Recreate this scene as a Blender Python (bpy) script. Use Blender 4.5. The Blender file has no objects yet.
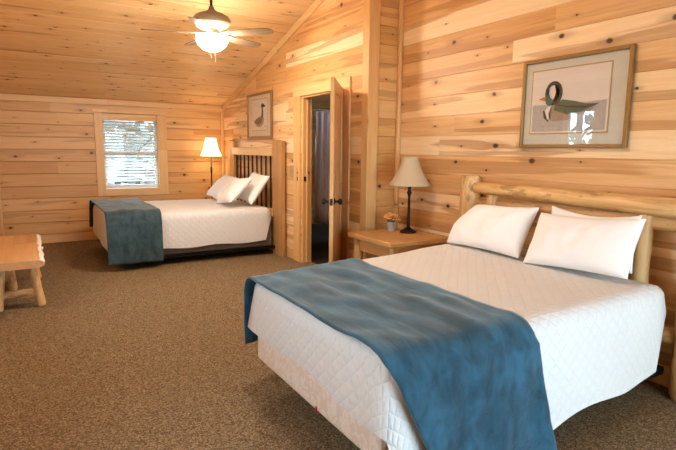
import bpy, bmesh, math, random
from mathutils import Vector, Matrix, noise
R = random.Random(7)
sc = bpy.context.scene
COL = sc.collection
PI = math.pi

# ------------------------------------------------------------------ view
sc.view_settings.view_transform = 'Standard'
sc.view_settings.look = 'None'
sc.view_settings.gamma = 1.0
sc.view_settings.use_curve_mapping = False
sc.view_settings.exposure = 0.05
sc.cycles.use_denoising = True
sc.cycles.max_bounces = 10
sc.cycles.diffuse_bounces = 6
sc.cycles.transparent_max_bounces = 12
sc.cycles.sample_clamp_indirect = 8.0
sc.cycles.caustics_reflective = False
sc.cycles.caustics_refractive = False

# ------------------------------------------------------------------ camera
FPX, YAW, PITCH, ROLL = 514.28, math.radians(31.108), math.radians(8.228), math.radians(0.692)
CAM = Vector((-2.863, -8.512, 1.386))
Fv = Vector((math.sin(YAW)*math.cos(PITCH), math.cos(YAW)*math.cos(PITCH), -math.sin(PITCH)))
Rv = Vector((math.cos(YAW), -math.sin(YAW), 0))
Uv = Rv.cross(Fv)
R2 = Rv*math.cos(ROLL) + Uv*math.sin(ROLL)
U2 = Uv*math.cos(ROLL) - Rv*math.sin(ROLL)
cd = bpy.data.cameras.new('camera')
cam = bpy.data.objects.new('camera', cd); COL.objects.link(cam)
m = Matrix.Identity(4)
for i in range(3):
    m[i][0], m[i][1], m[i][2], m[i][3] = R2[i], U2[i], -Fv[i], CAM[i]
cam.matrix_world = m
cd.sensor_width = 36; cd.lens = FPX/676*36; cd.clip_start = 0.02
sc.camera = cam

# ------------------------------------------------------------------ node helpers
class NT:
    def __init__(s, name):
        s.mat = bpy.data.materials.new(name); s.mat.use_nodes = True
        s.nt = s.mat.node_tree; s.nt.nodes.clear()
        s.out = s.nt.nodes.new('ShaderNodeOutputMaterial')
    def n(s, t, ins=None, **kw):
        nd = s.nt.nodes.new(t)
        for k, v in kw.items(): setattr(nd, k, v)
        for k, v in (ins or {}).items():
            sk = nd.inputs[k]
            if isinstance(v, bpy.types.NodeSocket): s.nt.links.new(v, sk)
            else: sk.default_value = v
        return nd
    def m(s, op, a, b=0.0, c=0.0, clamp=False):
        return s.n('ShaderNodeMath', {0: a, 1: b, 2: c}, operation=op, use_clamp=clamp).outputs[0]
    def vm(s, op, a, b=(0, 0, 0)):
        nd = s.n('ShaderNodeVectorMath', {0: a, 1: b}, operation=op)
        return nd.outputs['Value'] if op in ('DOT_PRODUCT', 'LENGTH') else nd.outputs[0]
    def xyz(s, x=0., y=0., z=0.):
        return s.n('ShaderNodeCombineXYZ', {0: x, 1: y, 2: z}).outputs[0]
    def ramp(s, f, stops, interp='LINEAR'):
        nd = s.n('ShaderNodeValToRGB', {0: f}); cr = nd.color_ramp; cr.interpolation = interp
        while len(cr.elements) < len(stops): cr.elements.new(0.5)
        for e, (p, c) in zip(cr.elements, stops):
            e.position = p; e.color = (*c, 1) if len(c) == 3 else c
        return nd.outputs[0]
    def mix(s, f, a, b, mode='MIX'):
        nd = s.n('ShaderNodeMix', data_type='RGBA', blend_type=mode)
        for i, v in ((0, f), (6, a), (7, b)):
            if isinstance(v, bpy.types.NodeSocket): s.nt.links.new(v, nd.inputs[i])
            else: nd.inputs[i].default_value = (*v, 1) if isinstance(v, tuple) and len(v) == 3 else v
        return nd.outputs[2]
    def smooth(s, v, a, b):      # 1 below a, 0 above b
        return s.n('ShaderNodeMapRange', {0: v, 1: a, 2: b, 3: 1.0, 4: 0.0}, interpolation_type='SMOOTHSTEP').outputs[0]
    def noise(s, vec, scale=1., detail=3., rough=.55, dist=0.):
        return s.n('ShaderNodeTexNoise', {'Vector': vec, 'Scale': scale, 'Detail': detail, 'Roughness': rough, 'Distortion': dist}).outputs[0]
    def pos(s): return s.n('ShaderNodeTexCoord').outputs['Object']
    def bsdf(s, **ins):
        b = s.n('ShaderNodeBsdfPrincipled', {k.replace('_', ' '): v for k, v in ins.items()})
        s.nt.links.new(b.outputs[0], s.out.inputs[0]); return b
    def bump(s, h, strength=.3, dist=.01):
        return s.n('ShaderNodeBump', {'Strength': strength, 'Distance': dist, 'Height': h}).outputs[0]

def plank_mat(name, U, V, h, off=0., stops=None, heart=(.36, .165, .055), heart_amt=.75, heart_thr=.6,
              knots=.5, rough=.42, tint=.25, seg=4.6, spec=.35, kr=.016, kp=.42):
    """pine boards: grain runs along U, boards stacked along V with pitch h"""
    t = NT(name); P = t.pos()
    u = t.vm('DOT_PRODUCT', P, U); v = t.vm('DOT_PRODUCT', P, V)
    rv = t.m('DIVIDE', t.m('SUBTRACT', v, off), h)
    row = t.m('FLOOR', rv); fv = t.m('FRACT', rv)
    r1 = t.n('ShaderNodeTexWhiteNoise', {'W': t.m('ADD', row, .37)}, noise_dimensions='1D').outputs[0]
    sg = t.m('FLOOR', t.m('ADD', t.m('DIVIDE', u, seg), t.m('MULTIPLY', r1, 7.)))
    wn = t.n('ShaderNodeTexWhiteNoise', {'Vector': t.xyz(row, sg, 3.3)}, noise_dimensions='2D')
    sep = t.n('ShaderNodeSeparateColor', {0: wn.outputs['Color']})
    ra, rb, rc = sep.outputs[0], sep.outputs[1], sep.outputs[2]
    z = t.m('MULTIPLY_ADD', ra, 37., t.m('MULTIPLY', row, 5.7))
    # knots
    ku = t.m('ADD', t.m('DIVIDE', u, kp), t.m('MULTIPLY', rb, 13.))
    kc = t.m('FLOOR', ku); kf = t.m('FRACT', ku)
    kn = t.n('ShaderNodeTexWhiteNoise', {'Vector': t.xyz(kc, row, 1.7)}, noise_dimensions='2D')
    ks = t.n('ShaderNodeSeparateColor', {0: kn.outputs['Color']})
    du = t.m('MULTIPLY', t.m('SUBTRACT', kf, t.m('MULTIPLY_ADD', ks.outputs[0], .8, .1)), kp)
    dv = t.m('MULTIPLY', t.m('SUBTRACT', fv, t.m('MULTIPLY_ADD', ks.outputs[1], .7, .15)), h)
    kw = t.noise(t.xyz(t.m('MULTIPLY', u, 30.), t.m('MULTIPLY', v, 40.), z), 1., 2.)
    dist = t.vm('LENGTH', t.xyz(t.m('MULTIPLY', du, .72), dv, 0.))
    dist = t.m('ADD', dist, t.m('MULTIPLY', t.m('SUBTRACT', kw, .5), .014))
    ks2 = t.m('GREATER_THAN', kn.outputs['Value'], 1. - knots)
    krad = t.m('MULTIPLY_ADD', t.m('POWER', ks.outputs[2], 2.), kr, .006)
    kd = t.m('DIVIDE', dist, krad)
    knot = t.m('MULTIPLY', t.smooth(kd, .55, 1.25), ks2)
    halo = t.m('MULTIPLY', t.smooth(t.m('DIVIDE', t.vm('LENGTH', t.xyz(t.m('MULTIPLY', du, .3), dv, 0.)), krad), .6, 2.6), ks2)
    # grain bends round the knots
    vv = t.m('ADD', v, t.m('MULTIPLY', halo, t.m('MULTIPLY', dv, .6)))
    gv = t.xyz(t.m('MULTIPLY', u, 1.1), t.m('MULTIPLY', vv, 26.), z)
    g = t.noise(gv, 1., 5., .62, .8)
    fine = t.noise(t.xyz(t.m('MULTIPLY', u, 6.), t.m('MULTIPLY', vv, 260.), z), 1., 2.)
    band = t.noise(t.xyz(t.m('MULTIPLY', u, .42), t.m('MULTIPLY', vv, 8.), z), 1., 2., .5, .5)
    tone = t.m('ADD', t.m('MULTIPLY', g, .55), t.m('MULTIPLY', rc, tint))
    tone = t.m('ADD', tone, t.m('MULTIPLY', fine, .16))
    stops = stops or [(.15, (.84, .62, .36)), (.42, (.76, .50, .24)), (.62, (.67, .395, .16)), (.85, (.52, .27, .095))]
    col = t.ramp(tone, stops)
    hb = t.m('SUBTRACT', 1., t.smooth(t.m('ADD', band, t.m('MULTIPLY', t.m('SUBTRACT', g, .5), .10)), heart_thr - .012, heart_thr + .03))
    hb = t.m('MULTIPLY', hb, t.m('MULTIPLY_ADD', g, .5, .5))
    col = t.mix(t.m('MULTIPLY', hb, heart_amt, 0., True), col, heart)
    col = t.mix(t.m('MULTIPLY', halo, .45), col, (.40, .19, .065))
    col = t.mix(t.m('MULTIPLY', knot, .97), col, (.065, .024, .009))
    bmp = t.bump(t.m('ADD', g, t.m('MULTIPLY', knot, -.8)), .12, .004)
    t.bsdf(Base_Color=col, Roughness=t.m('MULTIPLY_ADD', g, .15, rough - .07), Normal=bmp, **{'Specular_IOR_Level': spec})
    return t.mat

def plain(name, c, rough=.5, metal=0., spec=.4, var=0., scale=20., bump=0., sheen=0.):
    t = NT(name); col = (*c, 1)
    P = t.pos(); nz = t.noise(P, scale, 4.)
    kw = {}
    if var: col = t.mix(t.m('MULTIPLY', nz, var * 2, 0., True), c, tuple(x * .45 for x in c))
    if bump: kw['Normal'] = t.bump(nz, bump, .004)
    b = t.bsdf(Base_Color=col, Roughness=rough, Metallic=metal, Specular_IOR_Level=spec, **kw)
    if sheen: b.inputs['Sheen Weight'].default_value = sheen
    return t.mat

def emit(name, c, s):
    t = NT(name)
    e = t.n('ShaderNodeEmission', {0: (*c, 1), 1: s}); t.nt.links.new(e.outputs[0], t.out.inputs[0]); return t.mat

def glass_mat(name, amount=1.0, tint=(1, 1, 1)):
    t = NT(name)
    bf = t.n('ShaderNodeNewGeometry').outputs['Backfacing']
    fr = t.n('ShaderNodeFresnel', {0: t.m('MULTIPLY_ADD', bf, 1/1.5-1.5, 1.5)}).outputs[0]
    a = t.n('ShaderNodeBsdfTransparent', {0: (*tint, 1)}); b = t.n('ShaderNodeBsdfGlossy', {0: (1, 1, 1, 1), 1: .0})
    mx = t.n('ShaderNodeMixShader', {0: t.m('MULTIPLY', fr, amount, 0., True), 1: a.outputs[0], 2: b.outputs[0]})
    t.nt.links.new(mx.outputs[0], t.out.inputs[0]); return t.mat

X, Y, Z = (1, 0, 0), (0, 1, 0), (0, 0, 1)
H = .175
M = {}
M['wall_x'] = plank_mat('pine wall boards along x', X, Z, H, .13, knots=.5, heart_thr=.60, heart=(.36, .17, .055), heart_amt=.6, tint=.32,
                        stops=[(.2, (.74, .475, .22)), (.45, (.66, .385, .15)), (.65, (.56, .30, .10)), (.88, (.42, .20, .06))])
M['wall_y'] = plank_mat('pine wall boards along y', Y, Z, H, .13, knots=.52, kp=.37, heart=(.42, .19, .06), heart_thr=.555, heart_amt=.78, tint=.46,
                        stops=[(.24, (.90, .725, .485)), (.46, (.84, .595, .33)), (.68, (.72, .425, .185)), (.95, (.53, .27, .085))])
M['ceil'] = plank_mat('pine ceiling boards', X, (0, -.9615, .2747), .135, .05, knots=.62, heart_thr=.63, heart_amt=.7, heart=(.36, .17, .05), seg=3.4, rough=.36, kp=.36, kr=.012,
                      stops=[(.18, (.88, .65, .37)), (.45, (.82, .55, .275)), (.66, (.72, .45, .195)), (.9, (.55, .30, .11))])
M['trim_x'] = plank_mat('pine trim along x', X, (0, .7, .7), .6, .3, knots=.25, heart_amt=.2, heart_thr=.7)
M['trim_y'] = plank_mat('pine trim along y', Y, (.7, 0, .7), .6, .3, knots=.25, heart_amt=.2, heart_thr=.7)
M['trim_z'] = plank_mat('pine trim along z', Z, (.7, .7, 0), .6, .3, knots=.3, heart_amt=.2, heart_thr=.7,
                        stops=[(.15, (.82, .58, .31)), (.42, (.75, .48, .22)), (.62, (.66, .38, .15)), (.85, (.52, .27, .095))])
M['door_z'] = plank_mat('pine door boards', Z, (.7, .7, 0), .12, .03, knots=.3, heart_amt=.3, heart_thr=.66,
                        stops=[(.15, (.78, .52, .26)), (.42, (.70, .42, .18)), (.62, (.62, .34, .13)), (.85, (.48, .24, .085))])
M['board_z'] = plank_mat('rough headboard boards', Z, Y, .23, 0., knots=.3, heart_amt=.4, heart_thr=.62,
                         stops=[(.15, (.58, .345, .145)), (.42, (.51, .28, .105)), (.62, (.43, .22, .075)), (.85, (.30, .14, .045))])
M['night_y'] = plank_mat('nightstand boards', Y, (.7, 0, .7), .2, .05, knots=.3, heart_amt=.4, heart_thr=.63,
                         stops=[(.15, (.70, .42, .17)), (.42, (.60, .33, .12)), (.62, (.51, .26, .085)), (.85, (.36, .165, .05))])
M['bench_y'] = plank_mat('bench slab wood', Y, (.7, 0, .7), .5, .2, knots=.2, heart_amt=.35, heart_thr=.6,
                         stops=[(.15, (.62, .37, .18)), (.42, (.55, .30, .12)), (.62, (.47, .235, .085)), (.85, (.35, .155, .05))])

def log_mat(name, A, B, C_):
    t = NT(name); P = t.pos()
    a = t.vm('DOT_PRODUCT', P, A); b = t.vm('DOT_PRODUCT', P, B); c = t.vm('DOT_PRODUCT', P, C_)
    g = t.noise(t.xyz(t.m('MULTIPLY', a, 2.2), t.m('MULTIPLY', b, 26.), t.m('MULTIPLY', c, 26.)), 1., 5., .6, .6)
    patch = t.noise(t.xyz(t.m('MULTIPLY', a, 5.), t.m('MULTIPLY', b, 13.), t.m('MULTIPLY', c, 13.)), 1., 4., .65)
    col = t.ramp(g, [(.25, (.80, .53, .26)), (.5, (.70, .42, .17)), (.75, (.46, .235, .08))])
    pm = t.m('SUBTRACT', 1., t.smooth(patch, .54, .63))
    col = t.mix(t.m('MULTIPLY', pm, .6), col, (.27, .125, .04))
    t.bsdf(Base_Color=col, Roughness=.42, Normal=t.bump(t.m('ADD', g, patch), .25, .006), Specular_IOR_Level=.4)
    return t.mat
M['log_y'] = log_mat('peeled log along y', Y, X, Z)
M['log_z'] = log_mat('peeled log upright', Z, X, Y)
M['log_x'] = log_mat('peeled log along x', X, Y, Z)

def carpet():
    t = NT('speckled carpet pile'); P = t.pos()
    va = t.n('ShaderNodeTexVoronoi', {'Vector': P, 'Scale': 150.}, voronoi_dimensions='2D')
    vb = t.n('ShaderNodeTexVoronoi', {'Vector': P, 'Scale': 330.}, voronoi_dimensions='2D')
    a = t.n('ShaderNodeSeparateColor', {0: va.outputs['Color']}).outputs[0]
    b = t.n('ShaderNodeSeparateColor', {0: vb.outputs['Color']}).outputs[0]
    c = t.noise(P, 1.3, 3., .5)
    k = t.m('ADD', t.m('MULTIPLY', a, .62), t.m('MULTIPLY', b, .38))
    col = t.ramp(k, [(.12, (.046, .028, .013)), (.38, (.135, .089, .045)), (.62, (.225, .157, .085)), (.9, (.41, .315, .205))])
    col = t.mix(t.m('MULTIPLY', c, .35), col, (.22, .14, .07))
    t.bsdf(Base_Color=col, Roughness=.95, Specular_IOR_Level=.1, Normal=t.bump(k, .35, .006))
    return t.mat
M['carpet'] = carpet()

def quilt():
    t = NT('white quilted coverlet')
    uv = t.n('ShaderNodeTexCoord').outputs['UV']; s = t.n('ShaderNodeSeparateXYZ', {0: uv})
    d = 3.14159 / .075
    A = t.m('ABSOLUTE', t.m('SINE', t.m('MULTIPLY', t.m('ADD', s.outputs[0], s.outputs[1]), d)))
    B = t.m('ABSOLUTE', t.m('SINE', t.m('MULTIPLY', t.m('SUBTRACT', s.outputs[0], s.outputs[1]), d)))
    h = t.m('POWER', t.m('MINIMUM', A, B), .45)
    n = t.noise(t.xyz(s.outputs[0], s.outputs[1], 0.), 60., 3.)
    n2 = t.noise(t.xyz(s.outputs[0], s.outputs[1], 0.), 7., 2.)
    hh = t.m('ADD', h, t.m('ADD', t.m('MULTIPLY', n, .35), t.m('MULTIPLY', n2, 1.2)))
    col = t.mix(n2, (.70, .69, .68), (.66, .65, .64))
    t.bsdf(Base_Color=col, Roughness=.85, Specular_IOR_Level=.15, Normal=t.bump(hh, .5, .011))
    return t.mat
M['quilt'] = quilt()
M['linen'] = plain('white cotton pillowcase', (.85, .845, .835), .85, spec=.15, scale=7., bump=.35)

def plush(name, c1, c2, sc_=3.):
    t = NT(name); P = t.pos()
    a = t.noise(P, sc_, 4., .6, 1.2); b = t.noise(P, 160., 2.)
    st = t.noise(t.vm('MULTIPLY', P, (14., 3., 8.)), 1., 3., .6, .6)
    f = t.m('ADD', t.m('MULTIPLY', a, .5), t.m('MULTIPLY', st, .5))
    col = t.ramp(f, [(.40, c1), (.50, tuple((p+q)*.48 for p, q in zip(c1, c2))), (.62, c2)])
    bs = t.bsdf(Base_Color=col, Roughness=.75, Specular_IOR_Level=.25, Normal=t.bump(t.m('ADD', st, t.m('MULTIPLY', b, .3)), .35, .01))
    bs.inputs['Sheen Weight'].default_value = .35; bs.inputs['Sheen Roughness'].default_value = .4
    bs.inputs['Sheen Tint'].default_value = (.8, .82, .8, 1)
    return t.mat
M['blanket'] = plush('teal blue plush blanket', (.010, .042, .068), (.026, .100, .162))
M['blanket_far'] = plush('slate teal plush blanket', (.020, .042, .052), (.048, .088, .105), 4.)

def damask():
    t = NT('damask ticking'); P = t.pos()
    a = t.noise(P, 13., 2., .5, 2.2)
    m_ = t.m('SUBTRACT', 1., t.smooth(a, .49, .54))
    col = t.mix(m_, (.74, .61, .52), (.81, .71, .63))
    t.bsdf(Base_Color=col, Roughness=.8, Specular_IOR_Level=.2, Normal=t.bump(m_, .3, .004)); return t.mat
M['damask'] = damask()
M['ticking'] = plain('grey brown box spring cloth', (.16, .12, .09), .8, var=.3, scale=30)
M['black'] = plain('black painted iron', (.012, .011, .010), .4, .6, var=.2)
M['bronze'] = plain('dark bronze metal', (.035, .024, .018), .38, .7, var=.3, scale=40, bump=.1)
M['nickel'] = plain('antique brushed nickel', (.40, .31, .21), .42, .45, var=.15, scale=50)
M['blade'] = plank_mat('whitewashed fan blade', X, Y, .3, 0., knots=.0, heart_amt=0.,
                       stops=[(.2, (.40, .29, .19)), (.5, (.32, .22, .14)), (.8, (.22, .14, .085))], rough=.35)
M['blind'] = plain('white blind slat', (.80, .78, .74), .5, var=.04)
M['vinyl'] = plain('white vinyl sash', (.78, .76, .72), .4, var=.03)
M['galv'] = plain('galvanized pail metal', (.62, .63, .66), .5, .45, var=.2, scale=60)
M['flower'] = plain('dried orange petals', (.95, .50, .14), .8, var=.15, scale=90)
M['stem'] = plain('dry stem', (.20, .16, .05), .8, var=.3)
M['plate'] = plain('tan switch plate', (.50, .33, .17), .45, var=.1)
M['goldframe'] = plain('gold brown picture frame', (.36, .20, .065), .34, .35, var=.3, scale=30)
M['matboard'] = plain('pale sage mat board', (.60, .585, .49), .85, var=.06, scale=14)
M['matboard2'] = plain('cream mat board', (.68, .62, .50), .85, var=.05, scale=14)
M['print'] = plain('faded print paper', (.72, .655, .58), .85, var=.05, scale=9)
M['water'] = plain('printed pale water', (.47, .44, .40), .85, var=.25, scale=40)
M['goldline'] = plain('gold mat fillet', (.45, .29, .12), .4, .4)
M['feather'] = plain('printed dark feathers', (.075, .06, .042), .8, var=.4, scale=60)
M['feather_g'] = plain('printed green feathers', (.11, .15, .085), .8, var=.4, scale=60)
M['feather_l'] = plain('printed pale feathers', (.38, .29, .22), .8, var=.4, scale=60)
M['beak'] = plain('printed orange bill', (.55, .17, .04), .8)
M['whiteink'] = plain('printed white feathers', (.74, .70, .64), .8)
M['pane'] = glass_mat('window glass', .6, (.95, .98, .97))
M['picglass'] = glass_mat('picture glass', 1.0)
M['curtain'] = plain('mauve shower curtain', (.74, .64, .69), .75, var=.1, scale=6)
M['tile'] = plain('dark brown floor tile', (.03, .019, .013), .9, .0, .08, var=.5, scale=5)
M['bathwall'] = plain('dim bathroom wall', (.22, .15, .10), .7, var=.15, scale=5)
M['porcelain'] = plain('white acrylic', (.75, .74, .72), .25)
M['red'] = plain('red cloth tag', (.5, .02, .05), .7)
M['leaf'] = plain('grey green leaves', (.15, .17, .16), .7, var=.4, scale=4)
M['bark'] = plain('pale grey tree bark', (.17, .16, .15), .9, var=.4, scale=12, bump=.4)
M['ground'] = plain('leaf litter ground', (.05, .045, .025), .95, var=.4, scale=2.5)

def shade_mat(name, c, tr, em=0., ec=(1, .8, .5)):
    t = NT(name)
    a = t.n('ShaderNodeBsdfDiffuse', {0: (*c, 1)}); b = t.n('ShaderNodeBsdfTranslucent', {0: (*c, 1)})
    mx = t.n('ShaderNodeMixShader', {0: tr, 1: a.outputs[0], 2: b.outputs[0]}); o = mx.outputs[0]
    if em:
        e = t.n('ShaderNodeEmission', {0: (*ec, 1), 1: em}); ad = t.n('ShaderNodeAddShader', {0: o, 1: e.outputs[0]}); o = ad.outputs[0]
    t.nt.links.new(o, t.out.inputs[0]); return t.mat
M['shade_unlit'] = shade_mat('parchment lamp shade', (.66, .53, .35), .25)
M['shade_lit'] = shade_mat('glowing cream lamp shade', (.85, .72, .52), .5, 2.2, (1, .83, .60))
M['bowl'] = emit('lit frosted glass bowl', (1, .85, .67), 170.)
M['dome'] = emit('opal glass of added fill light', (1, .87, .70), 140.)
M['bulb'] = emit('lit bulb', (1, .76, .46), 160.)

# ------------------------------------------------------------------ geometry helpers
def link(name, bm, mat, parent=None, smooth=False, bevel=0., subsurf=0, solid=0., auto=None):
    me = bpy.data.meshes.new(name)
    bmesh.ops.recalc_face_normals(bm, faces=bm.faces)
    bm.to_mesh(me); bm.free()
    o = bpy.data.objects.new(name, me); COL.objects.link(o)
    me.materials.append(mat)
    if smooth:
        for p in me.polygons: p.use_smooth = True
    if parent: o.parent = parent
    if solid:
        md = o.modifiers.new('s', 'SOLIDIFY'); md.thickness = solid; md.offset = 1.
    if bevel:
        md = o.modifiers.new('b', 'BEVEL'); md.width = bevel; md.segments = 2; md.limit_method = 'ANGLE'
    if subsurf:
        md = o.modifiers.new('d', 'SUBSURF'); md.levels = subsurf; md.render_levels = subsurf
    return o
def tag(o, label, cat, group=None, kind=None):
    o['label'] = label; o['category'] = cat
    if group: o['group'] = group
    if kind: o['kind'] = kind
    return o
def thing(name, label, cat, loc=(0, 0, 0), rz=0., group=None, kind=None):
    o = bpy.data.objects.new(name, None); COL.objects.link(o)
    o.location = loc; o.rotation_euler = (0, 0, rz); o.empty_display_size = .1
    return tag(o, label, cat, group, kind)
def box(bm, x0, x1, y0, y1, z0, z1, mat=None):
    r = bmesh.ops.create_cube(bm, size=1.)
    T = Matrix.Translation(((x0+x1)/2, (y0+y1)/2, (z0+z1)/2)) @ Matrix.Diagonal((abs(x1-x0), abs(y1-y0), abs(z1-z0), 1))
    if mat is not None: T = mat @ T
    bmesh.ops.transform(bm, matrix=T, verts=r['verts']); return r['verts']
def bx(*a, **k):
    bm = bmesh.new(); box(bm, *a, **k); return bm
def frame_of(d):
    d = Vector(d).normalized(); a = Vector((0, 0, 1)) if abs(d.z) < .9 else Vector((1, 0, 0))
    u = d.cross(a).normalized(); return d, u, d.cross(u)
def tube(bm, pts, rad, n=12, jit=0., seed=0., caps=True):
    """tube through pts; rad number or list"""
    pts = [Vector(p) for p in pts]; rings = []
    for i, p in enumerate(pts):
        d = (pts[min(i+1, len(pts)-1)] - pts[max(i-1, 0)])
        d, u, v = frame_of(d); r = rad[i] if isinstance(rad, (list, tuple)) else rad
        ring = []
        for k in range(n):
            a = 2*PI*k/n; rr = r
            if jit: rr *= 1 + jit*noise.noise(Vector((math.cos(a)*1.3+seed, math.sin(a)*1.3, i*.7+seed*3)))
            ring.append(bm.verts.new(p + (u*math.cos(a) + v*math.sin(a))*rr))
        rings.append(ring)
    for a, b in zip(rings, rings[1:]):
        for k in range(n): bm.faces.new((a[k], a[(k+1) % n], b[(k+1) % n], b[k]))
    if caps:
        bm.faces.new(rings[0]); bm.faces.new(rings[-1][::-1])
    return rings
def log(bm, a, b, r0, r1, n=14, seg=9, jit=.12, seed=0., round_=.35):
    a, b = Vector(a), Vector(b); L = (b-a).length
    ts = [0, .25*r0/L, .7*r0/L] + [i/seg for i in range(1, seg)] + [1-.7*r1/L, 1-.25*r1/L, 1]
    ts = sorted(ts); pts = [a.lerp(b, t) for t in ts]
    rs = [r0+(r1-r0)*t for t in ts]
    rs[0] *= 1-round_; rs[-1] *= 1-round_; rs[1] *= 1-round_*.35; rs[-2] *= 1-round_*.35
    tube(bm, pts, rs, n, jit, seed)
def lathe(bm, prof, loc=(0, 0, 0), n=28):
    rings = []; L = Vector(loc)
    for r, z in prof:
        rings.append([bm.verts.new(L + Vector((max(r, 1e-4)*math.cos(2*PI*k/n), max(r, 1e-4)*math.sin(2*PI*k/n), z))) for k in range(n)])
    for a, b in zip(rings, rings[1:]):
        for k in range(n): bm.faces.new((a[k], a[(k+1) % n], b[(k+1) % n], b[k]))
    return rings
def grid(bm, P, nu, nv, uvf=None):
    vs = [[bm.verts.new(P(i/nu, j/nv)) for j in range(nv+1)] for i in range(nu+1)]
    for i in range(nu):
        for j in range(nv):
            bm.faces.new((vs[i][j], vs[i+1][j], vs[i+1][j+1], vs[i][j+1]))
    return vs

# ------------------------------------------------------------------ setting
HC, SL = 2.10, .286
YB, XL, XR, YE, YF = 0., -3.24, .372, -4.31, -10.44
YRIDGE = -5.22; ZR = HC + SL*5.22
def plank_wall(name, axis, at, face, u0, u1, v0, v1, holes=(), h=H, off=.13, mat=None, clip=(), thick=.14, g=.006, dp=.007):
    """boards with V grooves. axis: 'x' -> runs along x at y=at ; 'y' -> runs along y at x=at.
    face = sign of the outward (room) normal on the other axis."""
    bm = bmesh.new()
    def pt(u, v, d): return (u, at + face*d, v) if axis == 'x' else (at + face*d, u, v)
    vs = {v0, v1}
    k0 = math.floor((v0-off)/h)
    k = k0
    while off + k*h < v1 + h:
        c = off + k*h
        for q in (c-g, c, c+g):
            if v0 < q < v1: vs.add(round(q, 5))
        k += 1
    for (a, b, c, d) in holes:
        for q in (c, d):
            if v0 < q < v1: vs.add(q)
    vs = sorted(vs)
    def depth(v):
        f = abs(((v-off)/h + .5) % 1 - .5)*h
        return -dp*max(0., 1-f/g)
    for va, vb in zip(vs, vs[1:]):
        if vb - va < 1e-5: continue
        mid = (va+vb)/2
        cuts = [u0, u1]
        hs = sorted((a, b) for (a, b, c, d) in holes if c <= mid <= d)
        iv = []; cur = u0
        for a, b in hs:
            if a > cur: iv.append((cur, a))
            cur = max(cur, b)
        if cur < u1: iv.append((cur, u1))
        for a, b in iv:
            q = [bm.verts.new(pt(a, va, depth(va))), bm.verts.new(pt(b, va, depth(va))), bm.verts.new(pt(b, vb, depth(vb))), bm.verts.new(pt(a, vb, depth(vb)))]
            bm.faces.new(q)
            q = [bm.verts.new(pt(a, va, -thick)), bm.verts.new(pt(b, va, -thick)), bm.verts.new(pt(b, vb, -thick)), bm.verts.new(pt(a, vb, -thick))]
            bm.faces.new(q)
    for (a, b, c, d) in holes:
        for (p, q) in (((a, c), (b, c)), ((b, c), (b, d)), ((b, d), (a, d)), ((a, d), (a, c))):
            bm.faces.new([bm.verts.new(pt(p[0], p[1], 0)), bm.verts.new(pt(q[0], q[1], 0)), bm.verts.new(pt(q[0], q[1], -thick)), bm.verts.new(pt(p[0], p[1], -thick))])
    for co, no in clip:
        bmesh.ops.bisect_plane(bm, geom=bm.verts[:]+bm.edges[:]+bm.faces[:], plane_co=co, plane_no=no, clear_outer=True)
    me = bpy.data.meshes.new(name); bm.to_mesh(me); bm.free()
    o = bpy.data.objects.new(name, me); COL.objects.link(o); me.materials.append(mat)
    return o
def st(o, label, cat): return tag(o, label, cat, kind='structure')

# floor
st(link('floor', bx(XL-.2, 2.8, YF-.2, .2, -.1, 0), M['carpet']), 'brown beige speckled carpet over the whole bedroom floor', 'floor')
# ceiling: two slopes, boards with grooves
n1 = Vector((0, SL, 1)).normalized(); n2 = Vector((0, -SL, 1)).normalized()
clips = [(Vector((0, 0, HC)), n1), (Vector((0, YF, HC)), n2)]
bm = bmesh.new()
def slope(sgn, y_low):
    sl = math.hypot(1, SL); L = 5.22*sl + .02; h = .135; vs = set([-.25, L]); k = 0
    while k*h < L:
        for q in (-.003, 0, .003):
            if 0 < k*h+q < L: vs.add(k*h+q)
        k += 1
    vs = sorted(vs); nn = n1 if sgn < 0 else n2
    for a, b in zip(vs, vs[1:]):
        q = []
        for (x, s) in ((XL-.2, a), (2.8, a), (2.8, b), (XL-.2, b)):
            f = abs((s/h+.5) % 1-.5)*h
            d = .0035*max(0, 1-f/.003)
            q.append(bm.verts.new(Vector((x, y_low + sgn*s/sl, HC + SL*s/sl)) + nn*d))
        bm.faces.new(q)
    q = [bm.verts.new(Vector((x, y_low+sgn*s/sl, HC+SL*s/sl+.15))) for (x, s) in ((XL-.6, -.95), (3.2, -.95), (3.2, L), (XL-.6, L))]
    bm.faces.new(q)
slope(-1, 0.); slope(1, YF)
me = bpy.data.meshes.new('ceiling'); bm.to_mesh(me); bm.free()
o = bpy.data.objects.new('ceiling', me); COL.objects.link(o); me.materials.append(M['ceil'])
st(o, 'knotty pine board ceiling sloping down towards the window', 'ceiling')

W1 = (-1.862, -1.06, .765, 1.90)         # far window opening  (x0,x1,z0,z1)
W2 = (1.75, 2.35, .95, 1.65)             # bathroom window
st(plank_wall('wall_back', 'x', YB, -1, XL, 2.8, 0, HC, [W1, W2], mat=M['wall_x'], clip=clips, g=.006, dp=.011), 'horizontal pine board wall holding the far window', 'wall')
DO = (-3.86, -2.90, -.01, 2.03)
st(plank_wall('wall_bathroom', 'y', 0., -1, YE, 0., 0, 3.7, [DO], mat=M['wall_y'], clip=clips, thick=.12, g=.004, dp=.004), 'pine board wall with the bathroom doorway and goose picture', 'wall')
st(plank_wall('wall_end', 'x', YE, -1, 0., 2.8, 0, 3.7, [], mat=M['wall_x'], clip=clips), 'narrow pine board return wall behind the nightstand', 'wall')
st(plank_wall('wall_right', 'y', XR, -1, YF, YE, 0, 3.7, [], mat=M['wall_y'], clip=clips, g=.004, dp=.004), 'pine board wall behind the log bed', 'wall')
W3 = (-4.10, -3.62, .95, 2.03)
W4_FILL = (-7.0, -6.4, .95, 2.03)  # unseen window added to throw daylight on the bed foot
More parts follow.
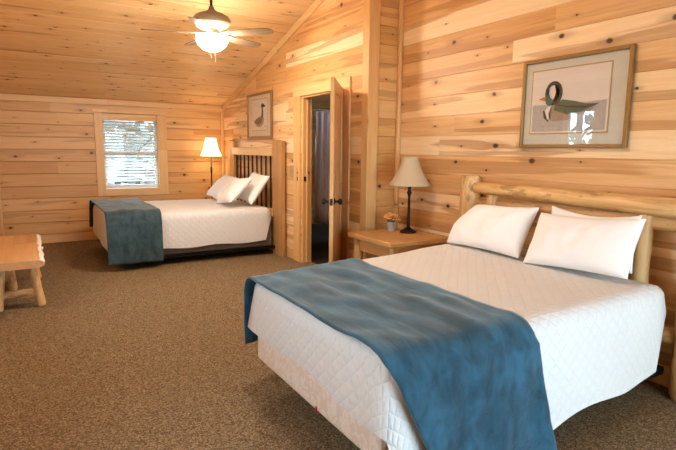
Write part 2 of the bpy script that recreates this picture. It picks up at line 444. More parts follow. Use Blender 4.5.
st(plank_wall('wall_left', 'y', XL, 1, YF, 0., 0, 3.7, [W3, W4_FILL], mat=M['wall_y'], clip=clips), 'pine board wall beside the bench', 'wall')
WD = (-2.3, .1, .06, 2.03)
st(plank_wall('wall_front', 'x', YF, 1, XL, XR, 0, 3.7, [WD], mat=M['wall_x'], clip=clips), 'pine board wall with a wide glazed door', 'wall')

# trims
def trim(i, bm, mk, label, **k):
    st(link('trim_%d' % i, bm, M[mk], **k), label, 'trim')
trim(1, bx(XL, 0, -.022, -.001, HC-.085, HC-.004), 'trim_x', 'pale board where the far wall meets the ceiling', bevel=.003)
trim(2, bx(-.05, -.001, -.05, -.002, 0, HC-.09), 'trim_z', 'corner moulding between far wall and doorway wall', bevel=.012)
# sloping cove on the doorway wall
bm = bmesh.new()
for x0, x1, ya, yb in ((-.022, -.001, -.05, YE),):
    pts = [(ya, HC+SL*-ya-.10), (ya, HC+SL*-ya-.006), (yb, HC+SL*-yb-.006), (yb, HC+SL*-yb-.10)]
    a = [bm.verts.new((x0, y, z)) for y, z in pts]; b = [bm.verts.new((x1, y, z)) for y, z in pts]
    bm.faces.new(a); bm.faces.new(b[::-1])
    for k in range(4): bm.faces.new((a[k], a[(k+1) % 4], b[(k+1) % 4], b[k]))
trim(3, bm, 'trim_y', 'sloping board along the ceiling edge above the doorway wall', bevel=.003)
bm = bmesh.new()
box(bm, -.022, -.001, YE-.0, YE+.085, 0, 3.28); box(bm, -.022, .10, YE-.024, YE-.001, 0, 3.28)
trim(4, bm, 'trim_z', 'tall corner boards at the end of the doorway wall', bevel=.003)
trim(5, bx(XR-.045, XR-.001, YE-.045, YE-.001, 0, 3.32), 'trim_z', 'slim corner moulding right of the narrow return wall', bevel=.012)
trim(6, bx(XL+.001, XL+.05, -.06, -.002, 0, 1.98), 'trim_z', 'corner moulding at the far left corner', bevel=.01)
bm = bx(XL+.06, -.06, -.02, -.001, 0, .125)
st(link('baseboard_back', bm, M['trim_x'], bevel=.006), 'pine baseboard under the far window', 'baseboard')
bm = bx(XR-.02, XR-.001, YF+.02, YE-.06, 0, .125)
st(link('baseboard_right', bm, M['trim_y'], bevel=.006), 'pine baseboard behind the log bed', 'baseboard')

# far window
w = thing('window_1', 'far window with pine casing, daylight behind its blind', 'window', kind='structure')
x0, x1, z0, z1 = W1
bm = bmesh.new()
box(bm, -1.97, x0+.006, -.022, -.001, .66, 1.905); box(bm, x1-.006, -.93, -.022, -.001, .66, 1.905)
link('casing', bm, M['trim_z'], w, bevel=.003)
link('head_board', bx(-2.0, -.90, -.034, -.001, 1.906, 1.955), M['trim_x'], w, bevel=.003)
link('apron', bx(x0-.0, x1+.0, -.022, -.001, .66, .764), M['trim_x'], w, bevel=.003)
bm = bmesh.new()
for a in ((x0+.005, x0+.045, z0+.005, z1-.005), (x1-.045, x1-.005, z0+.005, z1-.005), (x0+.045, x1-.045, z0+.005, z0+.045), (x0+.045, x1-.045, z1-.045, z1-.005), (x0+.045, x1-.045, 1.29, 1.345)):
    box(bm, a[0], a[1], .075, .11, a[2], a[3])
link('sash', bm, M['vinyl'], w, bevel=.003)
link('pane', bx(x0+.045, x1-.045, .09, .094, z0+.045, z1-.045), M['pane'], w)
# blind hangs inside the casing
b = thing('window_blind', 'open white slatted blind hanging in the far window', 'blind', ((x0+x1)/2, .035, 1.87))
link('valance', bx(x0+.008, x1-.008, .0, .05, 1.80, 1.895), M['trim_x'], b, bevel=.004).matrix_parent_inverse = Matrix.Translation(b.location).inverted()
bm = bmesh.new(); k = 0; z = 1.775
while z > .86:
    T = Matrix.Translation(((x0+x1)/2, .035, z)) @ Matrix.Rotation(math.radians(24), 4, 'X')
    box(bm, -(x1-x0)/2+.015, (x1-x0)/2-.015, -.025, .025, -.0015, .0015, T); z -= .0445
def par(o, p): o.matrix_parent_inverse = Matrix.Translation(p.location).inverted(); return o
par(link('slats', bm, M['blind'], b), b)
par(link('bottom_rail', bx(x0+.015, x1-.015, .015, .055, .80, .825), M['blind'], b, bevel=.004), b)
for xx in (x0+.12, x1-.12):
    bm = bmesh.new(); tube(bm, [(xx, .012, 1.8), (xx, .012, .82)], .0018, 6); par(link('ladder_cord', bm, M['blind'], b), b)

def win(i, axis, at, face, hole, label, mull=True):
    w = thing('window_%d' % i, label, 'window', kind='structure')
    a, b_, c, d = hole; bm = bmesh.new()
    def B(u0, u1, d0, d1, v0, v1):
        if axis == 'x': box(bm, u0, u1, at+face*d0, at+face*d1, v0, v1)
        else: box(bm, at+face*d0, at+face*d1, u0, u1, v0, v1)
    B(a-.1, a+.005, .001, .022, c-.1, d+.1); B(b_-.005, b_+.1, .001, .022, c-.1, d+.1)
    B(a+.005, b_-.005, .001, .022, d-.005, d+.1); B(a+.005, b_-.005, .001, .03, c-.1, c+.005)
    link('casing', bm, M['trim_z'], w, bevel=.003); bm = bmesh.new()
    B(a+.005, a+.05, -.1, -.06, c+.005, d-.005); B(b_-.05, b_-.005, -.1, -.06, c+.005, d-.005)
    B(a+.05, b_-.05, -.1, -.06, c+.005, c+.05); B(a+.05, b_-.05, -.1, -.06, d-.05, d-.005)
    if mull == 'h': B(a+.05, b_-.05, -.1, -.06, (c+d)/2-.025, (c+d)/2+.025)
    if mull == 'v': B((a+b_)/2-.04, (a+b_)/2+.04, -.1, -.06, c+.05, d-.05)
    link('sash', bm, M['vinyl'], w, bevel=.003); bm = bmesh.new()
    B(a+.05, b_-.05, -.084, -.08, c+.05, d-.05); link('pane', bm, M['pane'], w)
win(2, 'y', XL, 1, W3, 'narrow window in the wall above the bench', 'h')
win(5, 'y', XL, 1, W4_FILL, 'added unseen window in the wall beside the foot of the log bed', 'h')
win(3, 'x', YF, 1, WD, 'wide glazed patio door opposite the far window', 'v')
win(4, 'x', YB, -1, W2, 'small bathroom window seen past the curtain', 'h')

# ------------------------------------------------------------------ doorway + door
dr = thing('door_1', 'pine bathroom door standing open into the bedroom', 'door', (-.012, -3.84, 0), kind='structure')
def parent_keep(o, p): o.matrix_parent_inverse = (Matrix.Translation(p.location) @ Matrix.Rotation(p.rotation_euler.z, 4, 'Z')).inverted(); return o
bm = bmesh.new()
box(bm, -.024, -.001, -2.885, -2.715, 0, 2.02); box(bm, -.024, -.001, -4.0, -3.865, 0, 2.02)
parent_keep(link('casing', bm, M['trim_z'], dr, bevel=.003), dr)
parent_keep(link('head_casing', bx(-.026, -.001, -4.0, -2.715, 2.021, 2.13), M['trim_y'], dr, bevel=.003), dr)
bm = bmesh.new()
box(bm, .0, .12, -2.93, -2.898, .0, 2.03); box(bm, .0, .12, -3.862, -3.842, 0, 2.03); box(bm, .0, .12, -3.842, -2.93, 2.0, 2.03)
box(bm, .05, .062, -2.945, -2.93, 0, 2.0)
parent_keep(link('jamb', bm, M['trim_z'], dr, bevel=.002), dr)
parent_keep(link('strike_plate', bx(.012, .042, -2.934, -2.931, 1.01, 1.07), M['bronze'], dr), dr)
parent_keep(link('strike_bore', bx(-.027, -.0245, -2.84, -2.815, 1.015, 1.06), M['bronze'], dr, bevel=.004), dr)
HX, HY = -.03, -3.86
ang = math.atan2(-4.575+3.86, -.56+.03)
DL, DT = .885, .035
T = Matrix.Translation((HX, HY, 0)) @ Matrix.Rotation(ang, 4, 'Z')
bm = bmesh.new()
box(bm, .0, .11, -DT/2, DT/2, .012, 2.015, T); box(bm, DL-.11, DL, -DT/2, DT/2, .012, 2.015, T)
for za, zb in ((.012, .24), (.95, 1.07), (1.9, 2.015)): box(bm, .11, DL-.11, -DT/2, DT/2, za, zb, T)
leaf = parent_keep(link('door_leaf', bm, M['door_z'], dr, bevel=.002), dr)
bm = bmesh.new()
for za, zb in ((.24, .95), (1.07, 1.9)): box(bm, .11, DL-.11, -.009, .009, za, zb, T)
parent_keep(link('door_panel', bm, M['door_z'], dr), dr)
for s in (-1, 1):
    bm = bmesh.new()
    K = T @ Matrix.Translation((DL-.065, s*DT/2, .93)) @ Matrix.Rotation(-s*PI/2, 4, 'X')
    rings = lathe(bm, [(0, 0), (.032, 0), (.032, .006), (.012, .012), (.010, .032), (.022, .042), (.029, .055), (.026, .068), (.012, .075), (0, .076)], n=18)
    bmesh.ops.transform(bm, matrix=K, verts=bm.verts)
    parent_keep(link('door_knob', bm, M['bronze'], dr, smooth=True), dr)
bm = bmesh.new(); box(bm, DL-.0005, DL+.0015, -.012, .012, .90, .96, T); parent_keep(link('latch_plate', bm, M['bronze'], dr), dr)
for zz in (.25, 1.02, 1.8):
    bm = bmesh.new(); tube(bm, [T @ Vector((-.004, DT/2+.004, zz-.045)), T @ Vector((-.004, DT/2+.004, zz+.045))], .007, 8)
    parent_keep(link('hinge', bm, M['bronze'], dr), dr)

# bathroom
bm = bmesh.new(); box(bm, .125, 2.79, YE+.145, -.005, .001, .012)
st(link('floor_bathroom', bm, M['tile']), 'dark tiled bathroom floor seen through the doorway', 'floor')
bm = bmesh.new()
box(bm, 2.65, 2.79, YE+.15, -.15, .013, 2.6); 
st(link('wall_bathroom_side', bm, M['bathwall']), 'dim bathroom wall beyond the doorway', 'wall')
st(link('ceiling_bathroom', bx(.125, 2.79, YE+.145, -.145, 2.28, 2.33), M['bathwall'], None), 'bathroom ceiling', 'ceiling') if False else None
# tub surround panel and curtain
st(link('trim_7', bx(.86, .90, -1.30, -.30, .013, 2.05), M['porcelain'], bevel=.006), 'white shower side panel inside the bathroom', 'trim')
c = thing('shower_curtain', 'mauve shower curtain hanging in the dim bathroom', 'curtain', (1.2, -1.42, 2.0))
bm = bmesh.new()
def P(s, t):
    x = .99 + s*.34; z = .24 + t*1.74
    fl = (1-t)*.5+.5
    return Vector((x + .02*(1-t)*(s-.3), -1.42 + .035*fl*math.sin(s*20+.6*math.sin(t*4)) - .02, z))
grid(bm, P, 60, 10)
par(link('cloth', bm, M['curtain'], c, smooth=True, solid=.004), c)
bm = bmesh.new(); tube(bm, [(.905, -1.42, 2.0), (2.645, -1.42, 2.0)], .012, 10); par(link('rod', bm, M['nickel'], c), c)

# light switch
s = thing('light_switch', 'tan double light switch plate on wall left of doorway', 'switch', (-.003, -2.625, 1.12))
par(link('plate', bx(-.008, -.0015, -2.675, -2.575, 1.045, 1.195), M['plate'], s, bevel=.003), s)
for yy in (-2.648, -2.602): par(link('toggle', bx(-.016, -.0085, yy-.006, yy+.006, 1.108, 1.132), M['plate'], s, bevel=.002), s)

# ------------------------------------------------------------------ pictures
def pict(name, label, y0, y1, z0, z1, xw, fw, mw, matm, thick=.03):
    root = thing(name, label, 'picture', (xw-.002, (y0+y1)/2, (z0+z1)/2))
    bm = bmesh.new(); xa, xb = xw-.003-thick, xw-.003
    box(bm, xa, xb, y0, y0+fw, z0, z1); box(bm, xa, xb, y1-fw, y1, z0, z1)
    box(bm, xa, xb, y0+fw, y1-fw, z0, z0+fw); box(bm, xa, xb, y0+fw, y1-fw, z1-fw, z1)
    par(link('picture_frame', bm, M['goldframe'], root, bevel=.005), root)
    par(link('mat', bx(xb-.012, xb-.002, y0+fw, y1-fw, z0+fw, z1-fw), matm, root), root)
    par(link('glass', bx(xa+.008, xa+.010, y0+fw, y1-fw, z0+fw, z1-fw), M['picglass'], root), root)
    return root, xb-.012
def flat(poly, x, t=.0012):
    bm = bmesh.new()
    a = [bm.verts.new((x-t, y, z)) for y, z in poly]; b_ = [bm.verts.new((x, y, z)) for y, z in poly]
    f = bm.faces.new(a); bm.faces.new(b_[::-1]); n = len(poly)
    for k in range(n): bm.faces.new((a[k], a[(k+1) % n], b_[(k+1) % n], b_[k]))
    bmesh.ops.triangulate(bm, faces=[g for g in bm.faces if len(g.verts) > 4])
    return bm
def ribbon(pts, wd, x, t=.0012):
    L, Rr = [], []
    for i, p in enumerate(pts):
        a = Vector(pts[max(i-1, 0)]); c_ = Vector(pts[min(i+1, len(pts)-1)]); d = (c_-a).normalized(); nrm = Vector((-d.y, d.x))
        wv = wd[i] if isinstance(wd, list) else wd
        L.append(tuple(Vector(p)+nrm*wv/2)); Rr.append(tuple(Vector(p)-nrm*wv/2))
    return flat(L + Rr[::-1], x, t)
# near: swimming duck.  local coords a (0..1 from left = +y side to right), b (0..1 up)
ny0, ny1, nz0, nz1 = -6.656, -5.838, 1.422, 2.053
root, xm = pict('framed_picture', 'wide framed print of a swimming duck above the log bed', ny0, ny1, nz0, nz1, XR, .026, .1, M['matboard'])
pa0, pa1, pb0, pb1 = -5.925, -6.515, 1.53, 1.965
bm = bx(xm-.003, xm-.0005, pa1-.009, pa0+.009, pb0-.009, pb1+.009); par(link('fillet', bm, M['goldline'], root), root)
bm = bx(xm-.0045, xm-.003, pa1, pa0, pb0, pb1); par(link('print', bm, M['print'], root), root)
def L(a, b): return (pa0 + (pa1-pa0)*a, pb0 + (pb1-pb0)*b)
xs = xm-.0046
par(link('water', flat([L(.02, .02), L(.98, .02), L(.98, .47), L(.55, .44), L(.02, .46)], xs, .0004), M['water'], root), root)
neck = [L(.30+.095*math.cos(t), .70+.135*math.sin(t)) for t in [PI*(1.30-i*2.1/22) + .0 for i in range(23)]] if False else \
       [L(.31+.10*math.cos(t), .63+.165*math.sin(t)) for t in [math.radians(205-i*(205+105)/26) for i in range(27)]]
par(link('body', flat([L(.19, .34), L(.22, .24), L(.32, .18), L(.50, .19), L(.66, .27), L(.80, .33), L(.86, .40), L(.74, .40), L(.60, .46), L(.45, .50), L(.34, .47), L(.26, .45)], xs-.0006), M['feather_l'], root), root)
par(link('wing', flat([L(.32, .36), L(.50, .28), L(.70, .33), L(.90, .42), L(.74, .43), L(.60, .48), L(.44, .52), L(.34, .47)], xs-.002), M['feather_g'], root), root)
par(link('wing_stripe', ribbon([L(.36, .44), L(.52, .40), L(.74, .385), L(.88, .415)], [.004, .012, .012, .003], xs-.0034), M['feather'], root), root)
par(link('breast', flat([L(.18, .33), L(.21, .22), L(.27, .20), L(.25, .30), L(.29, .44), L(.24, .42)], xs-.002), M['whiteink'], root), root)
par(link('breast_band', ribbon([L(.185, .36), L(.20, .25), L(.26, .185)], .012, xs-.0034), M['feather'], root), root)
par(link('neck', ribbon(neck, .022, xs-.0034), M['feather'], root), root)
par(link('head', flat([L(.20, .55), L(.21, .47), L(.26, .43), L(.33, .50), L(.27, .56), L(.245, .62), L(.215, .60)], xs-.0048), M['feather_g'], root), root)
par(link('bill', flat([L(.10, .545), L(.20, .515), L(.225, .575), L(.17, .58)], xs-.0048), M['beak'], root), root)
# far: standing goose
gy0, gy1, gz0, gz1 = -2.062, -1.179, 1.541, 2.172
root, xm = pict('framed_picture', 'framed print of a standing goose left of the bathroom doorway', gy0, gy1, gz0, gz1, 0., .035, .1, M['matboard2'])
pa0, pa1, pb0, pb1 = -1.335, -1.905, 1.66, 2.08
par(link('fillet', bx(xm-.003, xm-.0005, pa1-.01, pa0+.01, pb0-.01, pb1+.01), M['goldline'], root), root)
par(link('print', bx(xm-.0045, xm-.003, pa1, pa0, pb0, pb1), M['print'], root), root)
xs = xm-.0046
par(link('body', flat([L(.22, .22), L(.34, .12), L(.58, .10), L(.74, .18), L(.80, .32), L(.72, .46), L(.56, .46), L(.38, .40), L(.16, .30)], xs), M['feather_l'], root), root)
par(link('wing', flat([L(.18, .27), L(.40, .18), L(.62, .20), L(.70, .34), L(.56, .42), L(.36, .38)], xs-.0015), M['feather'], root), root)
par(link('neck', ribbon([L(.70, .36), L(.74, .52), L(.70, .66), L(.72, .76)], [.06, .042, .034, .036], xs-.003), M['feather'], root), root)
par(link('head', flat([L(.64, .74), L(.68, .84), L(.76, .86), L(.84, .80), L(.94, .75), L(.82, .73), L(.74, .72)], xs-.0045), M['feather'], root), root)

# ------------------------------------------------------------------ near bed
lb = thing('log_bed', 'peeled log bed frame against the right wall under the duck picture', 'bed', (.27, -6.3, 0))
HBX = .265
for i, yy in enumerate((-5.44, -7.175)):
    bm = bmesh.new(); log(bm, (HBX, yy, 0), (HBX, yy, 1.2), .086, .084, seed=i*3.1+1, jit=.10, round_=.18)
    par(link('post', bm, M['log_z'], lb, smooth=True), lb)
bm = bmesh.new(); log(bm, (HBX-.03, -5.515, 1.105), (HBX-.02, -7.11, 1.085), .046, .058, seed=5., seg=14, jit=.10)
par(link('top_rail', bm, M['log_y'], lb, smooth=True), lb)
bm = bmesh.new(); log(bm, (HBX+.03, -5.50, .985), (HBX+.03, -7.10, 1.0), .045, .05, seed=8., seg=14, jit=.10)
par(link('lower_rail', bm, M['log_y'], lb, smooth=True), lb)
for i, yy in enumerate((-5.68, -6.86)):
    bm = bmesh.new(); log(bm, (HBX+.0, yy, .38), (HBX+.0, yy, 1.07), .052, .045, seed=11.+i, jit=.14)
    par(link('inner_post', bm, M['log_z'], lb, smooth=True), lb)
bm = bmesh.new(); log(bm, (HBX, -5.52, .35), (HBX, -7.10, .35), .05, .05, seed=15., seg=14)
par(link('cross_rail', bm, M['log_y'], lb, smooth=True), lb)
for yy in (-5.62, -7.04):
    par(link('side_rail', bx(-1.66, .24, yy-.02, yy+.02, .12, .165), M['black'], lb, bevel=.003), lb)
for xx in (-1.25, -.1):
    for yy in (-5.75, -6.9):
        bm = bmesh.new(); tube(bm, [(xx, yy, 0), (xx, yy, .125)], [.03, .022], 10); par(link('leg', bm, M['black'], lb), lb)
par(link('slat_rail', bx(-1.3, -1.26, -7.02, -5.64, .125, .16), M['black'], lb), lb)
# box spring
bsn = thing('box_spring', 'damask box spring showing under the white coverlet of the near bed', 'box spring', (-.8, -6.33, .17))
par(link('box', bx(-1.785, .12, -7.06, -5.83, .185, .42), M['damask'], bsn, bevel=.02), bsn)
bm = bmesh.new(); box(bm, -1.789, -1.7855, -6.56, -6.548, .18, .215)
par(link('tag', bm, M['red'], bsn), bsn)

def coverlet(name, xf, xh, yLf, yLh, yRf, yRh, zt, hemf, r=.07, fold=.012, seed=0., crown=.0, nx=40, ny=34, flare=.03, head_skirt=.15):
    """xf foot x, xh head x; yL upper(far) side, yR near side; hemf(x,y,side)->z"""
    bm = bmesh.new(); uvl = bm.loops.layers.uv.new('UVMap'); uv = {}
    def top(s, t):
        x = xf + (xh-xf)*s
        yl = yLf+(yLh-yLf)*s; yr = yRf+(yRh-yRf)*s
        return x, yr+(yl-yr)*t
    rin = r
    V = [[None]*(ny+1) for _ in range(nx+1)]
    for i in range(nx+1):
        for j in range(ny+1):
            x, y = top(i/nx, j/ny)
            cz = crown*math.sin(PI*j/ny)**.6 * math.sin(PI*min(1, .1+i/nx))**.4 if crown else 0
            w_ = .006*noise.noise(Vector((x*2.5+seed, y*2.5, 1)))
            v = bm.verts.new((x, y, zt + cz + w_)); V[i][j] = v; uv[v] = (x, y)
    for i in range(nx):
        for j in range(ny): bm.faces.new((V[i][j], V[i+1][j], V[i+1][j+1], V[i][j+1]))
    loop = [(0, j) for j in range(ny)] + [(i, ny) for i in range(nx)] + [(nx, j) for j in range(ny, 0, -1)] + [(i, 0) for i in range(nx, 0, -1)]
    n = len(loop); prev = [V[i][j] for i, j in loop]
    base = []
    for q, (i, j) in enumerate(loop):
        # outward normal, blended round the corners
        def side(i, j):
            v = Vector((0, 0))
            if i == 0: v.x -= 1
            if i == nx: v.x += 1
            if j == 0: v.y -= 1
            if j == ny: v.y += 1
            return v
        acc = Vector((0, 0))
        for dq in range(-2, 3):
            a = loop[(q+dq) % n]; acc += side(*a).normalized()*(3-abs(dq))
        base.append(acc.normalized())
    prof = [(r*math.sin(a), -r*(1-math.cos(a))) for a in [math.radians(d) for d in (22, 45, 68, 90)]]
    nrow = 9
    rows = [(o, z, 0.) for o, z in prof] + [(r, None, (k+1)/nrow) for k in range(nrow)]
    per = 0.
    for o, dz, f in rows:
        cur = []
        for q, (i, j) in enumerate(loop):
            p = V[i][j].co; nn = base[q]
            side_ = 'foot' if nn.x < -.7 else 'head' if nn.x > .7 else 'near' if nn.y < 0 else 'far'
            hem = hemf(p.x, p.y, side_) if side_ != 'head' else zt-head_skirt
            if dz is not None: z = p.z + dz; out = o
            else:
                ztop = p.z - r; z = ztop + (hem-ztop)*f
                ph = noise.noise(Vector((p.x*3.2+seed, p.y*3.2, 3)))
                cornerness = max(0, 1 - abs(abs(nn.x)-abs(nn.y))/.8) if side_ != 'head' and nn.x < 0 else 0
                out = o + f*(flare*.5 + fold*ph*1.6 + flare*1.6*cornerness)
            v = bm.verts.new((p.x+nn.x*out, p.y+nn.y*out, z))
            arc = o*1.57 if dz is not None else r*1.57 + (p.z-r-z)
            uv[v] = (p.x+nn.x*arc, p.y+nn.y*arc)
            cur.append(v)
        for q in range(n): bm.faces.new((prev[q], prev[(q+1) % n], cur[(q+1) % n], cur[q]))
        prev = cur
    for f in bm.faces:
        for lp in f.loops: lp[uvl].uv = uv[lp.vert]
    return link(name, bm, M['quilt'], smooth=True)
def hem_near(x, y, side):
    wv = .012*math.sin(x*9+y*7)
    if side == 'foot': return .375 + wv
    if side == 'near':
        s = (x+1.8)/2.
        return .055 + .135*max(0, min(1, s))**.7 + .02*math.sin(x*8.)
    return .33 + wv
zt1 = .665
cv = coverlet('coverlet', -1.745, .085, -5.88, -5.50, -7.07, -7.02, zt1, hem_near, r=.075, seed=2., flare=.022)
tag(cv, 'white diamond quilted coverlet spread over the near log bed', 'bedspread')

def throw(name, mat, x0, x1, yLf, yLh, yRf, yRh, xf, xh, zt, r, zl, zr, label, seed=0., wr=.010, xl=None, xrr=None, gap=.012, zlw=.0, nu=46, nv=110):
    """blanket laid across the bed (long axis y), hanging on both sides; xl/xrr = (x0,x1) at the far / near hanging ends"""
    bm = bmesh.new()
    def edge(x):
        s = (x-xf)/(xh-xf); return yLf+(yLh-yLf)*s, yRf+(yRh-yRf)*s
    xl = xl or (x0, x1); xrr = xrr or (x0, x1)
    def P(s, t):
        lenL, lenR, W = zt-zl, zt-zr, 1.5
        tot = lenL+W+lenR; d = t*tot
        if d < lenL: k = 1-d/lenL; a, b_ = x0+(xl[0]-x0)*k, x1+(xl[1]-x1)*k
        elif d > lenL+W: k = (d-lenL-W)/lenR; a, b_ = x0+(xrr[0]-x0)*k, x1+(xrr[1]-x1)*k
        else:
            k = (d-lenL)/W; a, b_ = x0, x1
        x = a+(b_-a)*s
        yl, yr = edge(x); R_ = r+gap; yl2, yr2 = yl+0., yr-0.
        wnoise = wr*(noise.noise(Vector((x*8+seed, d*1.7, 0))) + .6*noise.noise(Vector((x*9+seed, d*5, 2))))
        arc = R_*PI/2
        # path: far hang -> arc -> top -> arc -> near hang
        hl = lenL - arc*.5; hr = lenR-arc*.5
        if d < hl:
            f = 1-d/hl; z = zt+gap-R_-(hl-d); fold = math.sin(x*22+seed)*.012*f
            return Vector((x, yl2+R_+abs(wnoise)+.012*f+fold*.5+.012, z))
        d2 = d-hl
        if d2 < arc:
            a_ = d2/R_; return Vector((x, yl2+R_*math.cos(a_)+.004, zt+gap-R_+R_*math.sin(a_)+max(0, wnoise)*.6))
        dn = tot-d
        if dn < hr:
            f = 1-dn/hr; z = zt+gap-R_-(hr-dn); f = 1-dn/hr
            f = (hr-dn)/hr
            fold = math.sin(x*17+seed+d*1.3)*.016*f + math.sin(x*39+seed)*.006*f
            return Vector((x, yr2-R_-abs(wnoise)-.03*f-fold-.018, z))
        d3 = dn-hr
        if d3 < arc:
            a_ = d3/R_; return Vector((x, yr2-R_*math.cos(a_)-.004, zt+gap-R_+R_*math.sin(a_)+max(0, wnoise)*.6))
        f = (d2-arc)/(tot-hl-hr-2*arc); return Vector((x, yl2+(yr2-yl2)*f, zt+gap+.004+max(-.006, wnoise)))
    grid(bm, P, nu, nv)
    o = link(name, bm, mat, smooth=True, solid=.009)
    return tag(o, label, 'blanket', 'plush throws across the bed feet')
throw('blanket', M['blanket'], -1.845, -1.06, -5.88, -5.50, -7.07, -7.02, -1.76, .12, zt1, .075, .27, .04,
      'blue plush blanket across the foot of the near log bed', seed=1.3, xl=(-1.835, -1.25), xrr=(-1.55, -.92), wr=.019)

def pillow(name, label, w, h, t, mat, seed=0., group=None, slump=0., sag=.0):
    bm = bmesh.new(); N = 30; Mv = 22
    fr, bk = {}, {}
    for i in range(N+1):
        for j in range(Mv+1):
            u = -1+2*i/N; v = -1+2*j/Mv
            px = w/2*u*(1-.045*(1-v*v)); py = h/2*v*(1-.07*(1-u*u))
            px += slump*max(0, v+.2)*max(0, -u)*.9; py -= sag*(1-u*u)*max(0, v) + .3*slump*max(0, v)*max(0, -u)**2
            body = max(0, (1-abs(u)**3.2))*max(0, (1-abs(v)**2.6))
            th = t/2*body**.55
            wr_ = .013*noise.noise(Vector((u*1.7+seed, v*1.7, 4)))*body**.3 + .007*noise.noise(Vector((u*5+seed, v*3, 9)))
            edge = i in (0, N) or j in (0, Mv)
            fr[i, j] = bm.verts.new((px, py, th + (0 if edge else wr_)))
            bk[i, j] = fr[i, j] if edge else bm.verts.new((px, py, -th*.9 + wr_*.5))
    for i in range(N):
        for j in range(Mv):
            bm.faces.new((fr[i, j], fr[i+1, j], fr[i+1, j+1], fr[i, j+1]))
            try: bm.faces.new((bk[i, j], bk[i, j+1], bk[i+1, j+1], bk[i+1, j]))
            except ValueError: pass
    o = link(name, bm, M['linen'], smooth=True, subsurf=1)
    tag(o, label, 'pillow', group); o.matrix_world = mat
    return o
def pm(c, lean, roll=0., yaw=0.):
    """pillow matrix: local x = along -y (left to right seen from the foot), local y = up, local z = towards the foot (-x)"""
    base = Matrix(((0, 0, -1, 0), (-1, 0, 0, 0), (0, 1, 0, 0), (0, 0, 0, 1)))
    return Matrix.Translation(c) @ Matrix.Rotation(yaw, 4, 'Z') @ Matrix.Rotation(lean, 4, 'Y') @ Matrix.Rotation(roll, 4, 'X') @ base
G1 = 'white pillows on the near log bed'
pillow('pillow', 'white pillow at the nightstand end of the log bed', .72, .40, .17, pm((.03, -5.88, .850), math.radians(28)), 1., G1, .14, .02)
pillow('pillow', 'white pillow in front on the right half of the log bed', .70, .385, .16, pm((-.005, -6.63, .850), math.radians(29), math.radians(-3.5)), 2.3, G1, .0, .015)
pillow('pillow', 'white pillow mostly hidden behind the right front pillow of log bed', .62, .36, .09, pm((.155, -6.585, .865), math.radians(8)), 4.1, G1, .0, .03)

# ------------------------------------------------------------------ nightstand, lamp, pail
nsx0, nsx1, nsy0, nsy1, nsz = -.335, .345, -5.17, -4.50, .635
ns = thing('nightstand', 'rustic pine nightstand between return wall and log bed', 'nightstand', ((nsx0+nsx1)/2, (nsy0+nsy1)/2, 0))
bm = bx(nsx0, nsx1, nsy0, nsy1, nsz-.045, nsz)
par(link('table_top', bm, M['night_y'], ns, bevel=.008), ns)
for xx in (nsx0+.075, nsx1-.07):
    for yy in (nsy0+.07, nsy1-.07):
        bm = bmesh.new(); log(bm, (xx, yy, 0), (xx, yy, nsz-.046), .046, .042, seed=xx*9+yy, round_=.1)
        par(link('leg', bm, M['log_z'], ns, smooth=True), ns)
bm = bx(nsx0+.055, nsx0+.085, nsy0+.11, nsy1-.11, nsz-.16, nsz-.05); par(link('front_apron', bm, M['night_y'], ns, bevel=.006), ns)
bm = bx(nsx0+.11, nsx1-.11, nsy0+.05, nsy0+.08, nsz-.16, nsz-.05); par(link('side_apron', bm, M['trim_x'], ns, bevel=.006), ns)
bm = bx(nsx0+.11, nsx1-.11, nsy1-.08, nsy1-.05, nsz-.16, nsz-.05); par(link('side_apron', bm, M['trim_x'], ns, bevel=.006), ns)
bm = bx(nsx0+.05, nsx1-.05, nsy0+.05, nsy1-.05, .16, .19); par(link('lower_shelf', bm, M['night_y'], ns, bevel=.004), ns)

lx, ly, lz = .16, -4.775, nsz+.001
tl = thing('table_lamp', 'bronze table lamp with tan bell shade on the nightstand', 'lamp', (lx, ly, lz))
def child(name, bm, mat, p, **k): return link(name, bm, mat, p, **k)
bm = bmesh.new(); lathe(bm, [(0, 0), (.075, 0), (.078, .012), (.066, .022), (.05, .028), (.034, .036), (.02, .05), (.0, .052)]); child('base', bm, M['bronze'], tl, smooth=True)
bm = bmesh.new(); lathe(bm, [(.0, .045), (.016, .05), (.013, .08), (.0125, .34), (.017, .355), (.024, .372), (.017, .39), (.012, .40), (.02, .425), (.011, .445), (.010, .50), (0, .501)], n=16); child('stem', bm, M['bronze'], tl, smooth=True)
def shade(prof, n=48, scal=0.):
    bm = bmesh.new(); rings = []
    for r, z in prof:
        rings.append([bm.verts.new(((r*(1+.0*k))*math.cos(2*PI*k/n), r*math.sin(2*PI*k/n), z)) for k in range(n)])
    for a, b_ in zip(rings, rings[1:]):
        for k in range(n): bm.faces.new((a[k], a[(k+1) % n], b_[(k+1) % n], b_[k]))
    return bm
bell = [(.222, 0), (.198, .025), (.166, .065), (.140, .105), (.114, .15), (.094, .195), (.080, .235), (.073, .262)]
bm = shade([(r*.90, z+.44) for r, z in bell]); child('lamp_shade', bm, M['shade_unlit'], tl, smooth=True, solid=.003)
bm = bmesh.new(); lathe(bm, [(0, .50), (.008, .50), (.006, .66), (.010, .672), (.007, .682), (0, .683)], n=12); child('finial', bm, M['bronze'], tl, smooth=True)
bm = bmesh.new()
for k in range(3):
    a = k*2*PI/3; tube(bm, [(0, 0, .675), (.066*math.cos(a), .066*math.sin(a), .70)], .0022, 6)
child('shade_spider', bm, M['bronze'], tl)

